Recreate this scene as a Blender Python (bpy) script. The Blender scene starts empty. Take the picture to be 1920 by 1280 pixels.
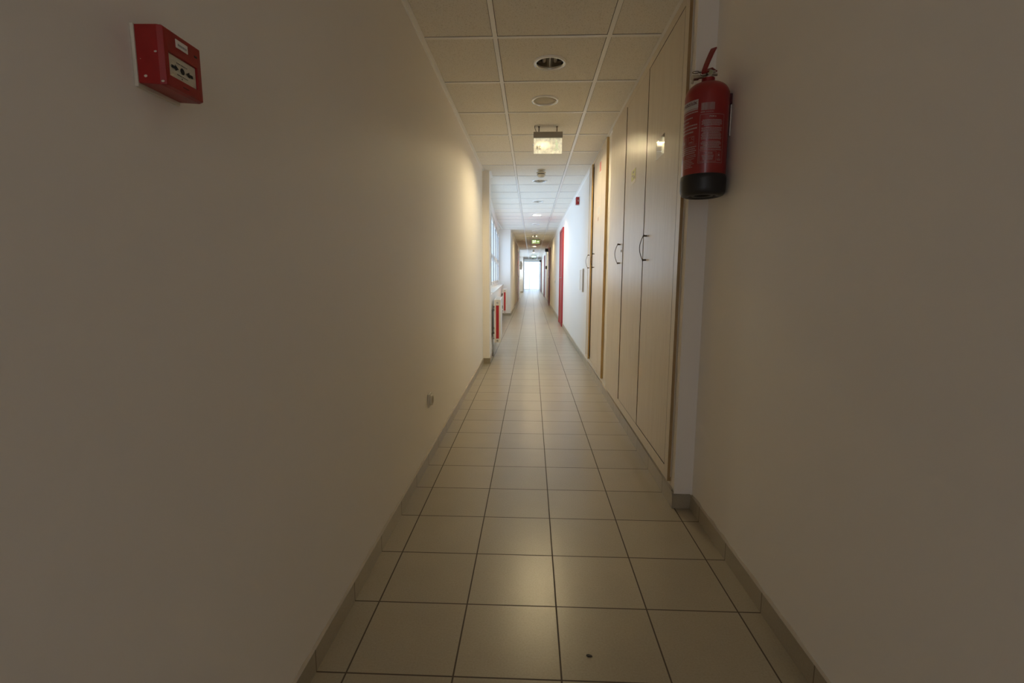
import bpy, bmesh, math, random
from mathutils import Vector, Matrix
random.seed(7)
C = bpy.context.scene.collection
sc = bpy.context.scene

# ------------------------------------------------------------------ camera, world, exposure
EYE = 1.0991
f_px, pitch, yaw, roll = 910.91, 0.13432, 0.03916, 0.00357
fwd = Vector((-math.sin(yaw)*math.cos(pitch), math.cos(yaw)*math.cos(pitch), -math.sin(pitch)))
rt = Vector((math.cos(yaw), math.sin(yaw), 0)); up = rt.cross(fwd)
rt2 = rt*math.cos(roll) + up*math.sin(roll); up2 = -rt*math.sin(roll) + up*math.cos(roll)
cd = bpy.data.cameras.new('camera'); cam = bpy.data.objects.new('camera', cd); C.objects.link(cam)
cd.sensor_width = 36.0; cd.lens = f_px/1920*36.0; cd.clip_start = 0.02; cd.clip_end = 200
M = Matrix((rt2, up2, -fwd)).transposed().to_4x4(); M.translation = (0, 0, EYE)
cam.matrix_world = M
sc.camera = cam

world = bpy.data.worlds.new('overcast_sky'); sc.world = world; world.use_nodes = True
bg = world.node_tree.nodes['Background']
bg.inputs[0].default_value = (0.64, 0.785, 0.97, 1); bg.inputs[1].default_value = 3.95
LAMP = 960.0
WARM = (1.0, 0.795, 0.45)

sc.view_settings.view_transform = 'Standard'; sc.view_settings.look = 'None'
sc.view_settings.gamma = 1.0; sc.view_settings.use_curve_mapping = False
sc.view_settings.exposure = 0.0
sc.cycles.max_bounces = 24; sc.cycles.diffuse_bounces = 16; sc.cycles.glossy_bounces = 6
sc.cycles.transmission_bounces = 8; sc.cycles.transparent_max_bounces = 12
sc.cycles.caustics_reflective = False; sc.cycles.caustics_refractive = False
sc.cycles.use_denoising = True
sc.cycles.sample_clamp_indirect = 6.0

def portal(name, loc, rot, sx, sy):
    l = bpy.data.lights.new(name, 'AREA'); l.shape = 'RECTANGLE'; l.size = sx; l.size_y = sy
    l.cycles.is_portal = True
    o = bpy.data.objects.new(name, l); C.objects.link(o); o.location = loc; o.rotation_euler = rot
    return o
# sky portals sit in the glazed openings and only guide the daylight sampling
portal('window_daylight_portal', (-1.02, 9.9, 1.55), (0, -math.pi/2, 0), 1.45, 7.2)
portal('window_daylight_portal', (-0.98, 28.4, 1.55), (0, -math.pi/2, 0), 1.45, 8.2)
portal('window_daylight_portal', (0.05, 40.1, 1.2), (-math.pi/2, 0, 0), 1.4, 2.4)
portal('window_daylight_portal', (-.1775, -3.2, 1.18), (math.pi/2, 0, 0), 0.78, 2.1)

# ------------------------------------------------------------------ materials
def mat(name, col, rough=0.6, metal=0.0, spec=0.5, emis=None, es=0.0, coat=0.0):
    m = bpy.data.materials.new(name); m.use_nodes = True
    b = m.node_tree.nodes['Principled BSDF']
    b.inputs['Base Color'].default_value = (*col, 1); b.inputs['Roughness'].default_value = rough
    b.inputs['Metallic'].default_value = metal; b.inputs['Specular IOR Level'].default_value = spec
    b.inputs['Coat Weight'].default_value = coat
    if emis: b.inputs['Emission Color'].default_value = (*emis, 1); b.inputs['Emission Strength'].default_value = es
    return m
def nd(m, t, **k):
    n = m.node_tree.nodes.new(t)
    for a, v in k.items(): setattr(n, a, v)
    return n
def lk(m, a, b): m.node_tree.links.new(a, b)
def coords(m, scale=(1, 1, 1)):
    tc = nd(m, 'ShaderNodeTexCoord'); mp = nd(m, 'ShaderNodeMapping'); mp.inputs['Scale'].default_value = scale
    lk(m, tc.outputs['Object'], mp.inputs[0]); return mp.outputs[0]
def noise(m, vec, scale, detail=3, rough=.5):
    n = nd(m, 'ShaderNodeTexNoise'); n.inputs['Scale'].default_value = scale; n.inputs['Detail'].default_value = detail
    n.inputs['Roughness'].default_value = rough
    lk(m, vec, n.inputs['Vector']); return n.outputs['Fac']
def ramp(m, fac, stops):
    r = nd(m, 'ShaderNodeValToRGB'); e = r.color_ramp.elements
    e[0].position, e[0].color = stops[0][0], (*stops[0][1], 1); e[1].position, e[1].color = stops[-1][0], (*stops[-1][1], 1)
    for p, c in stops[1:-1]:
        x = e.new(p); x.color = (*c, 1)
    lk(m, fac, r.inputs[0]); return r.outputs[0]
def bump(m, h, strength, dist=0.002):
    b = nd(m, 'ShaderNodeBump'); b.inputs['Strength'].default_value = strength; b.inputs['Distance'].default_value = dist
    lk(m, h, b.inputs['Height']); lk(m, b.outputs[0], m.node_tree.nodes['Principled BSDF'].inputs['Normal'])
def P(m): return m.node_tree.nodes['Principled BSDF']
def mth(m, op, a, b=None, c=None):
    n = nd(m, 'ShaderNodeMath', operation=op)
    for i, v in enumerate((a, b, c)):
        if v is None: continue
        if isinstance(v, (int, float)): n.inputs[i].default_value = v
        else: lk(m, v, n.inputs[i])
    return n.outputs[0]

def wall_paint(name, c1, c2):
    m = mat(name, c1, 0.55, spec=0.3)
    v = coords(m)
    lk(m, ramp(m, noise(m, v, 1.3, 4), [(0.3, c1), (0.7, c2)]), P(m).inputs['Base Color'])
    bump(m, noise(m, v, 260, 2), 0.10, 0.001)
    return m
M_wall = wall_paint('wall_paint', (0.87, 0.85, 0.82), (0.855, 0.835, 0.805))
M_wallw = wall_paint('white_wall_paint', (0.87, 0.865, 0.85), (0.86, 0.855, 0.84))

TX, TY, T = -0.5073, 1.2009, 0.30
def tile_mat(name, vertical=False):
    m = mat(name, (0.3, 0.25, 0.18), 0.3, spec=0.62)
    v = coords(m); s = nd(m, 'ShaderNodeSeparateXYZ'); lk(m, v, s.inputs[0])
    u = mth(m, 'DIVIDE', mth(m, 'SUBTRACT', s.outputs[0], TX), T); w = mth(m, 'DIVIDE', mth(m, 'SUBTRACT', s.outputs[1], TY), T)
    def dist(x):
        fr = mth(m, 'FRACT', mth(m, 'ADD', x, 100.0)); return mth(m, 'MINIMUM', fr, mth(m, 'SUBTRACT', 1.0, fr))
    d = dist(w) if vertical else mth(m, 'MINIMUM', dist(u), dist(w))
    g = mth(m, 'LESS_THAN', d, 0.0080)
    cx = nd(m, 'ShaderNodeCombineXYZ'); lk(m, mth(m, 'FLOOR', u), cx.inputs[0]); lk(m, mth(m, 'FLOOR', w), cx.inputs[1])
    wn = nd(m, 'ShaderNodeTexWhiteNoise'); lk(m, cx.outputs[0], wn.inputs['Vector'])
    vary = mth(m, 'MULTIPLY_ADD', wn.outputs['Value'], 0.10, 0.95)
    speck = ramp(m, noise(m, v, 170, 4, .7), [(0.25, (0.325, 0.285, 0.205)), (0.5, (0.375, 0.333, 0.25)), (0.8, (0.42, 0.375, 0.29))])
    cloud = mth(m, 'MULTIPLY_ADD', noise(m, v, 5, 4), 0.16, 0.92)
    mul = nd(m, 'ShaderNodeVectorMath', operation='SCALE'); lk(m, speck, mul.inputs[0]); lk(m, mth(m, 'MULTIPLY', vary, cloud), mul.inputs['Scale'])
    mix = nd(m, 'ShaderNodeMix', data_type='RGBA'); lk(m, g, mix.inputs[0]); lk(m, mul.outputs[0], mix.inputs[6])
    mix.inputs[7].default_value = (0.075, 0.058, 0.040, 1) if not vertical else (0.2, 0.17, 0.13, 1)
    lk(m, mix.outputs[2], P(m).inputs['Base Color'])
    ro = mth(m, 'MULTIPLY_ADD', g, 0.45, mth(m, 'MULTIPLY_ADD', noise(m, v, 14, 4), 0.07, 0.272))
    lk(m, ro, P(m).inputs['Roughness'])
    hgt = mth(m, 'ADD', mth(m, 'MULTIPLY', g, -1.0), mth(m, 'MULTIPLY', noise(m, v, 240, 2), 0.12))
    bump(m, hgt, 0.35, 0.0012)
    return m
M_floor = tile_mat('beige_floor_tile'); M_base = tile_mat('tile_skirting', True)

M_ceil = mat('mineral_ceiling_tile', (0.72, 0.70, 0.66), 0.85, spec=0.15)
v = coords(M_ceil); nz = noise(M_ceil, v, 150, 5, .75)
lk(M_ceil, ramp(M_ceil, nz, [(0.36, (0.60, 0.57, 0.50)), (0.45, (0.87, 0.85, 0.80)), (1, (0.895, 0.875, 0.83))]), P(M_ceil).inputs['Base Color'])
bump(M_ceil, nz, 0.5, 0.002)
M_bar = mat('white_metal_bar', (0.93, 0.93, 0.92), 0.3, spec=0.8)
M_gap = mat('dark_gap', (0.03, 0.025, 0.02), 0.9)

def wood(name, a, b, c):
    m = mat(name, a, 0.33, spec=0.65)
    v = coords(m, (1, 34, 0.9)); n1 = noise(m, v, 6, 6, .65)
    v2 = coords(m, (1, 7, 0.25)); n2 = noise(m, v2, 3, 3)
    f = mth(m, 'ADD', mth(m, 'MULTIPLY', n1, 0.75), mth(m, 'MULTIPLY', n2, 0.25))
    lk(m, ramp(m, f, [(0.34, a), (0.5, b), (0.66, c)]), P(m).inputs['Base Color'])
    bump(m, n1, 0.35, 0.0008); return m
M_wood = wood('pale_beech_laminate', (0.61, 0.535, 0.43), (0.69, 0.615, 0.50), (0.75, 0.68, 0.57))
M_edge = wood('dark_beech_edge', (0.30, 0.20, 0.09), (0.35, 0.24, 0.11), (0.39, 0.27, 0.13))  # darker edge tone, for the near end face lying in shade
M_edged = mat('dark_edge_band', (0.15, 0.10, 0.055), 0.5)
M_white = mat('white_enamel', (0.82, 0.82, 0.80), 0.35)
M_cream = mat('cream_plastic', (0.66, 0.62, 0.52), 0.4)
M_cover = mat('off_white_cover', (0.76, 0.73, 0.66), 0.4)
M_red = mat('red_paint', (0.42, 0.012, 0.015), 0.4)
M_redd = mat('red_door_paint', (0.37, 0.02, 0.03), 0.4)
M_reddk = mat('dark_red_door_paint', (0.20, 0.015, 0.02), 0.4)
M_edgelit = wood('golden_edge_band', (0.46, 0.31, 0.11), (0.52, 0.36, 0.14), (0.58, 0.41, 0.17))  # brighter copy of the beech edge, for the better lit far cabinet
M_redp = mat('red_plastic', (0.33, 0.008, 0.008), 0.35)
vv = coords(M_redp); lk(M_redp, ramp(M_redp, noise(M_redp, vv, 40, 5), [(0.3, (0.27, 0.006, 0.006)), (0.8, (0.37, 0.012, 0.012))]), P(M_redp).inputs['Base Color'])
M_black = mat('black_rubber', (0.018, 0.018, 0.018), 0.42)
M_dark = mat('dark_plastic', (0.03, 0.028, 0.025), 0.5)
M_chrome = mat('brushed_steel', (0.5, 0.48, 0.44), 0.3, metal=1.0)
M_pewter = mat('dark_pewter', (0.16, 0.13, 0.10), 0.35, metal=1.0)
M_mirror = mat('mirror_foil', (0.62, 0.62, 0.58), 0.04, metal=1.0)
M_ring = mat('gloss_white_ring', (0.93, 0.93, 0.92), 0.2, spec=0.8, coat=1.0)
M_lip = mat('polished_lip', (0.9, 0.9, 0.88), 0.25, metal=0.6)
M_refl = mat('lamp_reflector', (0.45, 0.42, 0.36), 0.22, metal=1.0)
M_alu = mat('grey_aluminium', (0.33, 0.31, 0.28), 0.45, metal=0.3)
M_print = mat('white_print', (0.40, 0.30, 0.30), 0.6)
M_paper = mat('white_paper', (0.80, 0.78, 0.76), 0.7)
M_redpaper = mat('red_notice_print', (0.66, 0.24, 0.24), 0.7)
M_yellow = mat('yellow_green_sticker', (0.62, 0.62, 0.28), 0.6)
M_ink = mat('black_ink', (0.02, 0.02, 0.02), 0.6)
M_grey = mat('grey_plastic', (0.35, 0.35, 0.36), 0.5)
M_beige = mat('beige_speaker_grille', (0.52, 0.49, 0.42), 0.7)
M_caulk = mat('white_filler', (0.70, 0.68, 0.65), 0.7)
M_mortar = mat('beige_joint_mortar', (0.50, 0.46, 0.39), 0.8)
M_bulb = mat('lit_tube', (1, 1, 1), 0.5, emis=WARM, es=LAMP)
M_tube = mat('unlit_tube', (0.75, 0.72, 0.66), 0.3)
M_green = mat('green_backlit_panel', (0.30, 0.42, 0.20), 0.5, emis=(0.38, 0.55, 0.18), es=0.45)
M_greenhazy = mat('mint_backlit_panel', (0.45, 0.62, 0.52), 0.5, emis=(0.55, 0.80, 0.62), es=0.6)  # paler copy of the green panel, haze put into its colour
M_greenw = mat('white_backlit_pictogram', (0.9, 0.95, 0.85), 0.5, emis=(0.9, 1.0, 0.72), es=1.0)
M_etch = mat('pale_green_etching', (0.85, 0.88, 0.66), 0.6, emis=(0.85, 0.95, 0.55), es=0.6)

M_glass = bpy.data.materials.new('window_glass'); M_glass.use_nodes = True
nt = M_glass.node_tree; nt.nodes.clear()
o_ = nt.nodes.new('ShaderNodeOutputMaterial'); mx = nt.nodes.new('ShaderNodeMixShader'); tr = nt.nodes.new('ShaderNodeBsdfTransparent')
gl = nt.nodes.new('ShaderNodeBsdfGlossy'); gl.inputs['Roughness'].default_value = 0.02; tr.inputs[0].default_value = (0.95, 0.97, 0.98, 1)
mx.inputs[0].default_value = 0.06
nt.links.new(tr.outputs[0], mx.inputs[1]); nt.links.new(gl.outputs[0], mx.inputs[2]); nt.links.new(mx.outputs[0], o_.inputs[0])

M_warmglass = M_glass.copy(); M_warmglass.name = 'bronze_glass'
for n_ in M_warmglass.node_tree.nodes:
    if n_.type == 'BSDF_TRANSPARENT': n_.inputs[0].default_value = (1.0, 0.895, 0.83, 1)  # warm tint added to colour the daylight from the unseen back opening
M_frost = bpy.data.materials.new('scratched_acrylic'); M_frost.use_nodes = True
nt = M_frost.node_tree; nt.nodes.clear()
o_ = nt.nodes.new('ShaderNodeOutputMaterial'); mx = nt.nodes.new('ShaderNodeMixShader'); mx2 = nt.nodes.new('ShaderNodeMixShader')
rf = nt.nodes.new('ShaderNodeBsdfRefraction'); rf.inputs['IOR'].default_value = 1.45; rf.inputs[0].default_value = (0.97, 0.95, 0.88, 1)
tl = nt.nodes.new('ShaderNodeBsdfTranslucent'); tl.inputs[0].default_value = (1.0, 0.99, 0.93, 1)
tcn = nt.nodes.new('ShaderNodeTexCoord'); nzn = nt.nodes.new('ShaderNodeTexNoise'); nzn.inputs['Scale'].default_value = 38
rmp = nt.nodes.new('ShaderNodeMapRange'); rmp.inputs[1].default_value = .3; rmp.inputs[2].default_value = .75; rmp.inputs[3].default_value = .19; rmp.inputs[4].default_value = .33
nt.links.new(tcn.outputs['Object'], nzn.inputs['Vector']); nt.links.new(nzn.outputs['Fac'], rmp.inputs[0]); rf.inputs['Roughness'].default_value = 0.265
rmp.inputs[3].default_value = .26; rmp.inputs[4].default_value = .46; nt.links.new(rmp.outputs[0], mx.inputs[0])
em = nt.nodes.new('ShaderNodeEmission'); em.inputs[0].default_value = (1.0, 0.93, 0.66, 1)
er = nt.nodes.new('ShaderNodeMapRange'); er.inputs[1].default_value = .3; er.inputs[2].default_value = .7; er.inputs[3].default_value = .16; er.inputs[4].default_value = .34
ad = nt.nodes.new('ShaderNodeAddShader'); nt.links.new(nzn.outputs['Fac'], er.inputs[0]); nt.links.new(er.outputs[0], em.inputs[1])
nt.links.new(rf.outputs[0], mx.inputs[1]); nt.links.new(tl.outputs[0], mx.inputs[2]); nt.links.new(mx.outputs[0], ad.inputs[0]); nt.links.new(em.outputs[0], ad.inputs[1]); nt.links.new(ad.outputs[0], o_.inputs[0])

# ------------------------------------------------------------------ helpers
def obj(name, bm, m, parent=None, smooth=False, bev=0.0):
    bmesh.ops.recalc_face_normals(bm, faces=bm.faces)
    me = bpy.data.meshes.new(name); bm.to_mesh(me); bm.free()
    ms = m if isinstance(m, (list, tuple)) else [m]
    for x in ms: me.materials.append(x)
    o = bpy.data.objects.new(name, me); C.objects.link(o)
    if smooth:
        for p in me.polygons: p.use_smooth = True
    if bev:
        b = o.modifiers.new('soft_edges', 'BEVEL'); b.width = bev; b.segments = 2; b.limit_method = 'ANGLE'
        b.harden_normals = False
    if parent is not None: o.parent = parent
    return o
def tag(o, label=None, cat=None, group=None, kind=None):
    if label: o['label'] = label
    if cat: o['category'] = cat
    if group: o['group'] = group
    if kind: o['kind'] = kind
    return o
def thing(name, label, cat, loc=(0, 0, 0), rz=0.0, group=None, kind=None):
    o = bpy.data.objects.new(name, None); C.objects.link(o); o.empty_display_size = .05
    o.location = loc; o.rotation_euler = (0, 0, rz)
    return tag(o, label, cat, group, kind)
def struct(name, bm, m, parent=None, bev=0.0, label=None):
    o = obj(name, bm, m, parent, bev=bev)
    if parent is None: o['kind'] = 'structure'
    if label: o['label'] = label
    return o
def NB(): return bmesh.new()
def box(bm, x0, x1, y0, y1, z0, z1, mi=0):
    vs = [bm.verts.new((x, y, z)) for x in (x0, x1) for y in (y0, y1) for z in (z0, z1)]
    for q in ((0, 1, 3, 2), (4, 6, 7, 5), (0, 4, 5, 1), (2, 3, 7, 6), (0, 2, 6, 4), (1, 5, 7, 3)):
        fc = bm.faces.new([vs[i] for i in q]); fc.material_index = mi
    return bm
def B(x0, x1, y0, y1, z0, z1): return box(NB(), x0, x1, y0, y1, z0, z1)
def prism(bm, pts, z0, z1):
    a = [bm.verts.new((x, y, z0)) for x, y in pts]; b = [bm.verts.new((x, y, z1)) for x, y in pts]; n = len(pts)
    bm.faces.new(a[::-1]); bm.faces.new(b)
    for i in range(n): bm.faces.new((a[i], a[(i+1) % n], b[(i+1) % n], b[i]))
    return bm
def cyl(bm, p0, p1, r0, r1=None, n=24, cap=True, mi=0):
    r1 = r0 if r1 is None else r1
    p0, p1 = Vector(p0), Vector(p1); d = (p1-p0).normalized()
    a = d.orthogonal().normalized(); b = d.cross(a)
    R0 = [bm.verts.new(p0+(a*math.cos(t)+b*math.sin(t))*r0) for t in [2*math.pi*i/n for i in range(n)]]
    R1 = [bm.verts.new(p1+(a*math.cos(t)+b*math.sin(t))*r1) for t in [2*math.pi*i/n for i in range(n)]]
    for i in range(n):
        fc = bm.faces.new((R0[i], R0[(i+1) % n], R1[(i+1) % n], R1[i])); fc.material_index = mi
    if cap: bm.faces.new(R0[::-1]).material_index = mi; bm.faces.new(R1).material_index = mi
    return bm
def lathe(bm, prof, n=48, cx=0, cy=0, mi=0):
    rings = []
    for r, z in prof:
        if r < 1e-6: rings.append([bm.verts.new((cx, cy, z))])
        else: rings.append([bm.verts.new((cx+r*math.cos(2*math.pi*i/n), cy+r*math.sin(2*math.pi*i/n), z)) for i in range(n)])
    for A, Bq in zip(rings, rings[1:]):
        for i in range(n):
            j = (i+1) % n
            if len(A) == 1 and len(Bq) == 1: continue
            if len(A) == 1: fc = bm.faces.new((A[0], Bq[i], Bq[j]))
            elif len(Bq) == 1: fc = bm.faces.new((A[i], A[j], Bq[0]))
            else: fc = bm.faces.new((A[i], A[j], Bq[j], Bq[i]))
            fc.material_index = mi
    return bm
def tube(bm, pts, r, n=10):
    pts = [Vector(p) for p in pts]; rings = []
    nrm = (pts[1]-pts[0]).orthogonal().normalized()
    for i, p in enumerate(pts):
        d = (pts[min(i+1, len(pts)-1)]-pts[max(i-1, 0)]).normalized()
        nrm = (nrm - d*nrm.dot(d)).normalized(); b = d.cross(nrm)
        rings.append([bm.verts.new(p+(nrm*math.cos(2*math.pi*k/n)+b*math.sin(2*math.pi*k/n))*r) for k in range(n)])
    for A, Bq in zip(rings, rings[1:]):
        for i in range(n): bm.faces.new((A[i], A[(i+1) % n], Bq[(i+1) % n], Bq[i]))
    bm.faces.new(rings[0][::-1]); bm.faces.new(rings[-1]); return bm
def text_geo(s, size, mirror=False, align='CENTER', bold=0.0):
    """flat letters in the xy plane, as (verts, faces)"""
    cu = bpy.data.curves.new('lettering', 'FONT'); cu.body = s; cu.size = size; cu.align_x = align; cu.align_y = 'CENTER'
    cu.resolution_u = 3; cu.offset = bold
    o = bpy.data.objects.new('lettering', cu); C.objects.link(o)
    dg = bpy.context.evaluated_depsgraph_get(); me = bpy.data.meshes.new_from_object(o.evaluated_get(dg))
    vs = [(-v.co.x if mirror else v.co.x, v.co.y) for v in me.vertices]; fs = [tuple(p.vertices) for p in me.polygons]
    bpy.data.objects.remove(o); bpy.data.meshes.remove(me); bpy.data.curves.remove(cu)
    return vs, fs
def add_geo(bm, geo, fn):
    vs, fs = geo; V = [bm.verts.new(fn(x, y)) for x, y in vs]
    for q in fs:
        try: bm.faces.new([V[i] for i in q])
        except ValueError: pass

# ------------------------------------------------------------------ the corridor shell
XL, XR, XN, ZC = -0.601, 0.689, 0.775, 2.3514
Y0, YP, YC, YE = -3.0, 2.234, 6.04, 39.93
S_ = 0.0375
def Pw(y): return -0.518 - S_*(y-YC)          # face of the slanting window wall
def Ww(y): return Pw(y) - 0.12                # window plane
YWa, YWb = 6.45, 13.5
Y2a, Y2b = 24.0, 32.7
SILL, HEAD = 0.85, 2.24

floor = struct('floor', B(-1.6, 1.3, Y0-.3, YE+.6, -0.1, 0), M_floor)

bm = NB()
prism(bm, [(XL, Y0), (XL, YC), (Pw(YC), YC), (Pw(YWa), YWa), (-1.3, YWa), (-1.3, Y0)], 0, 2.6)
prism(bm, [(Pw(YWa), YWa), (Pw(YWb), YWb), (Pw(YWb)-.3, YWb), (Pw(YWa)-.3, YWa)], 0, SILL)
prism(bm, [(Ww(YWa)+.02, YWa), (Ww(YWb)+.02, YWb), (Pw(YWb)-.3, YWb), (Pw(YWa)-.3, YWa)], HEAD, 2.6)
prism(bm, [(-.578, YWb), (-.578, Y2a), (-1.3, Y2a), (-1.3, YWb)], 0, 2.6)
prism(bm, [(-.70, Y2a), (-.74, Y2b), (-1.1, Y2b), (-1.1, Y2a)], 0, SILL)
prism(bm, [(-.84, Y2a), (-.88, Y2b), (-1.1, Y2b), (-1.1, Y2a)], HEAD, 2.6)
prism(bm, [(-.556, Y2b), (-.60, YE+.3), (-1.3, YE+.3), (-1.3, Y2b)], 0, 2.6)
struct('wall_left', bm, M_wall)
bm = prism(NB(), [(XN, Y0), (XN, YP), (XR, YP), (XR, YE+.3), (1.3, YE+.3), (1.3, Y0)], 0, 2.6)
struct('wall_right', bm, M_wall)
BX0, BX1, BZ0, BZ1 = -.575, .22, .12, 2.25
# wall behind the camera with an unseen opening, placed and sized for the near light
bm = NB()
box(bm, XL, BX0, Y0-.2, Y0, 0, 2.6); box(bm, BX1, XN, Y0-.2, Y0, 0, 2.6); box(bm, BX0, BX1, Y0-.2, Y0, BZ1, 2.6); box(bm, BX0, BX1, Y0-.2, Y0, 0, BZ0)
struct('wall_back', bm, M_wallw)

# skirting
def skirt(bm, pts, h=.068, t=.010):
    """a strip of thickness t on the corridor side (left of travel) of the polyline"""
    for (a, b) in zip(pts, pts[1:]):
        a = Vector(a); b = Vector(b); d = (b-a).normalized(); n = Vector((-d.y, d.x))*t
        prism(bm, [tuple(a), tuple(b), tuple(b+n), tuple(a+n)], 0.0005, h)
bm = NB()
skirt(bm, [(XL, YC), (XL, Y0+.01)], h=.066)
skirt(bm, [(Pw(YC)+.01, YC), (XL+.01, YC)], h=.068)
skirt(bm, [(Pw(YWb), YWb-.001), (Pw(YC), YC-.001)], h=.068)
skirt(bm, [(-.568, YWb), (Pw(YWb)+.012, YWb)], h=.068)
skirt(bm, [(-.578, Y2a), (-.578, YWb-.001)], h=.068)
skirt(bm, [(-.546, Y2b), (-.735, Y2b)]); skirt(bm, [(-.598, YE), (-.556, Y2b)])
struct('baseboard_left', bm, M_base)
bm = NB()
skirt(bm, [(XN, Y0+.01), (XN, YP-.01)], h=.07)
skirt(bm, [(XN-.01, YP), (XR-.01, YP)], h=.07)
skirt(bm, [(XR, YP), (XR, YE)], h=.08)
struct('baseboard_right', bm, M_base)
# broken filler line along the skirting top (uneven paint edge)
bm = NB()
def ragged(bm, xface, sgn, ya, yb, z, amp):
    y = ya; n = int((yb-ya)/.035); top = []; bot = []
    for i in range(n+1):
        y = ya+(yb-ya)*i/n; bot.append((xface, y, z)); top.append((xface, y, z+.002+amp*random.random()**2))
    a = [bm.verts.new(p) for p in bot]; b = [bm.verts.new(p) for p in top]; c = [bm.verts.new((p[0]+sgn*.009, p[1], p[2]+.001)) for p in bot]
    for i in range(n):
        bm.faces.new((a[i], a[i+1], b[i+1], b[i])); bm.faces.new((c[i], c[i+1], b[i+1], b[i]))
ragged(bm, XL+.0006, 1, .2, 5.9, .066, .006)
ragged(bm, XN-.0006, -1, .2, 2.2, .070, .008)
ragged(bm, XR-.0006, -1, 2.25, 8.0, .080, .006)
struct('trim_1', bm, M_mortar)

# ceiling: tiles with real openings for the recessed lights
GX = [-0.8055-.6, -0.8055, -0.2036, 0.3983, 1.0002]; GY0, GP = 2.7616, 0.6019
k0, k1 = -12, 62
LIGHT_CELLS = list(range(0, 61, 3)); SPK_CELLS = (1, 19)
LX = 0.098
def cell_y(k): return GY0+GP*(k+.5)
bm = NB(); HR = .083
for ci in range(4):
    xa, xb = GX[ci], GX[ci+1]
    for k in range(k0, k1):
        ya, yb = GY0+GP*k, GY0+GP*(k+1)
        if ci == 2 and (k in LIGHT_CELLS):
            n = 40; cy = cell_y(k); inner = []; outer = []
            for i in range(n):
                t = 2*math.pi*i/n+math.pi/4; c_, s_ = math.cos(t), math.sin(t)
                inner.append(bm.verts.new((LX+HR*c_, cy+HR*s_, ZC)))
                q = max(abs(c_), abs(s_)); hx = (xb-xa)/2
                ox = (xa+xb)/2+hx*c_/q; oy = cy+GP/2*s_/q
                outer.append(bm.verts.new((ox, oy, ZC)))
            for i in range(n): bm.faces.new((inner[i], inner[(i+1) % n], outer[(i+1) % n], outer[i]))
        else:
            v4 = [bm.verts.new(p) for p in ((xa, ya, ZC), (xb, ya, ZC), (xb, yb, ZC), (xa, yb, ZC))]; bm.faces.new(v4)
box(bm, -1.6, 1.3, Y0-.3, YE+.6, 2.62, 2.66)
ceil = struct('ceiling', bm, M_ceil)
bm = NB(); bw = .012
for x in (GX[1]-0.0, GX[2], GX[3]):
    if x < XL:
        box(bm, x-bw, x+bw, YWa+.1, YWb, ZC-.004, ZC+.001)
    else: box(bm, x-bw, x+bw, Y0, YE, ZC-.0045, ZC+.001)
for k in range(k0, k1):
    y = GY0+GP*k
    if y < Y0 or y > YE: continue
    xl = XL if y < YC+.1 else (Ww(y) if y < YWb else (-.578 if y < Y2a else (-.8 if y < Y2b else -.56)))
    xr = XN if y < YP else XR
    cuts = [xl]+[g for g in (GX[1], GX[2], GX[3]) if g > xl]+[xr]
    for a, b in zip(cuts, cuts[1:]): box(bm, a+bw*.9, b-bw*.9, y-.0105, y+.0105, ZC-.003, ZC+.001)
struct('trim_2', bm, M_bar)
bm = NB(); tw = .024
def edge_trim(ya, yb, xa, xb, s):
    prism(bm, [(xa, ya), (xb, yb), (xb+s*tw, yb), (xa+s*tw, ya)], ZC-.006, ZC-.0035)
    prism(bm, [(xa, ya), (xb, yb), (xb+s*.002, yb), (xa+s*.002, ya)], ZC-.022, ZC-.004)
edge_trim(Y0, YC-.0, XL, XL, 1); edge_trim(YC, YWa, Pw(YC), Pw(YWa), 1); edge_trim(YWa, YWb, Ww(YWa)+.02, Ww(YWb)+.02, 1)
edge_trim(YWb, Y2a, -.578, -.578, 1); edge_trim(Y0, YP, XN, XN, -1); edge_trim(YP, YE, XR, XR, -1)
box(bm, Ww(YWb)+.02, -.578, YWb-.024, YWb, ZC-.006, ZC-.0035)
struct('trim_3', bm, M_bar)
# dark shadow joint along the tile edges
bm = NB()
for x in (GX[2], GX[3]):
    for s in (-1, 1): box(bm, x+s*(bw+.0012)-.0012, x+s*(bw+.0012)+.0012, Y0, YE, ZC-.0006, ZC+.0)
for k in range(k0, k1):
    y = GY0+GP*k
    if y < 0 or y > YWb: continue
    xl = XL+tw if y < YC else Ww(y)+tw
    for a, b in ((xl, GX[2]-bw), (GX[2]+bw, GX[3]-bw), (GX[3]+bw, XR-tw)):
        box(bm, a, b, y-.0135, y-.011, ZC-.0006, ZC)
struct('trim_4', bm, M_gap)

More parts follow.
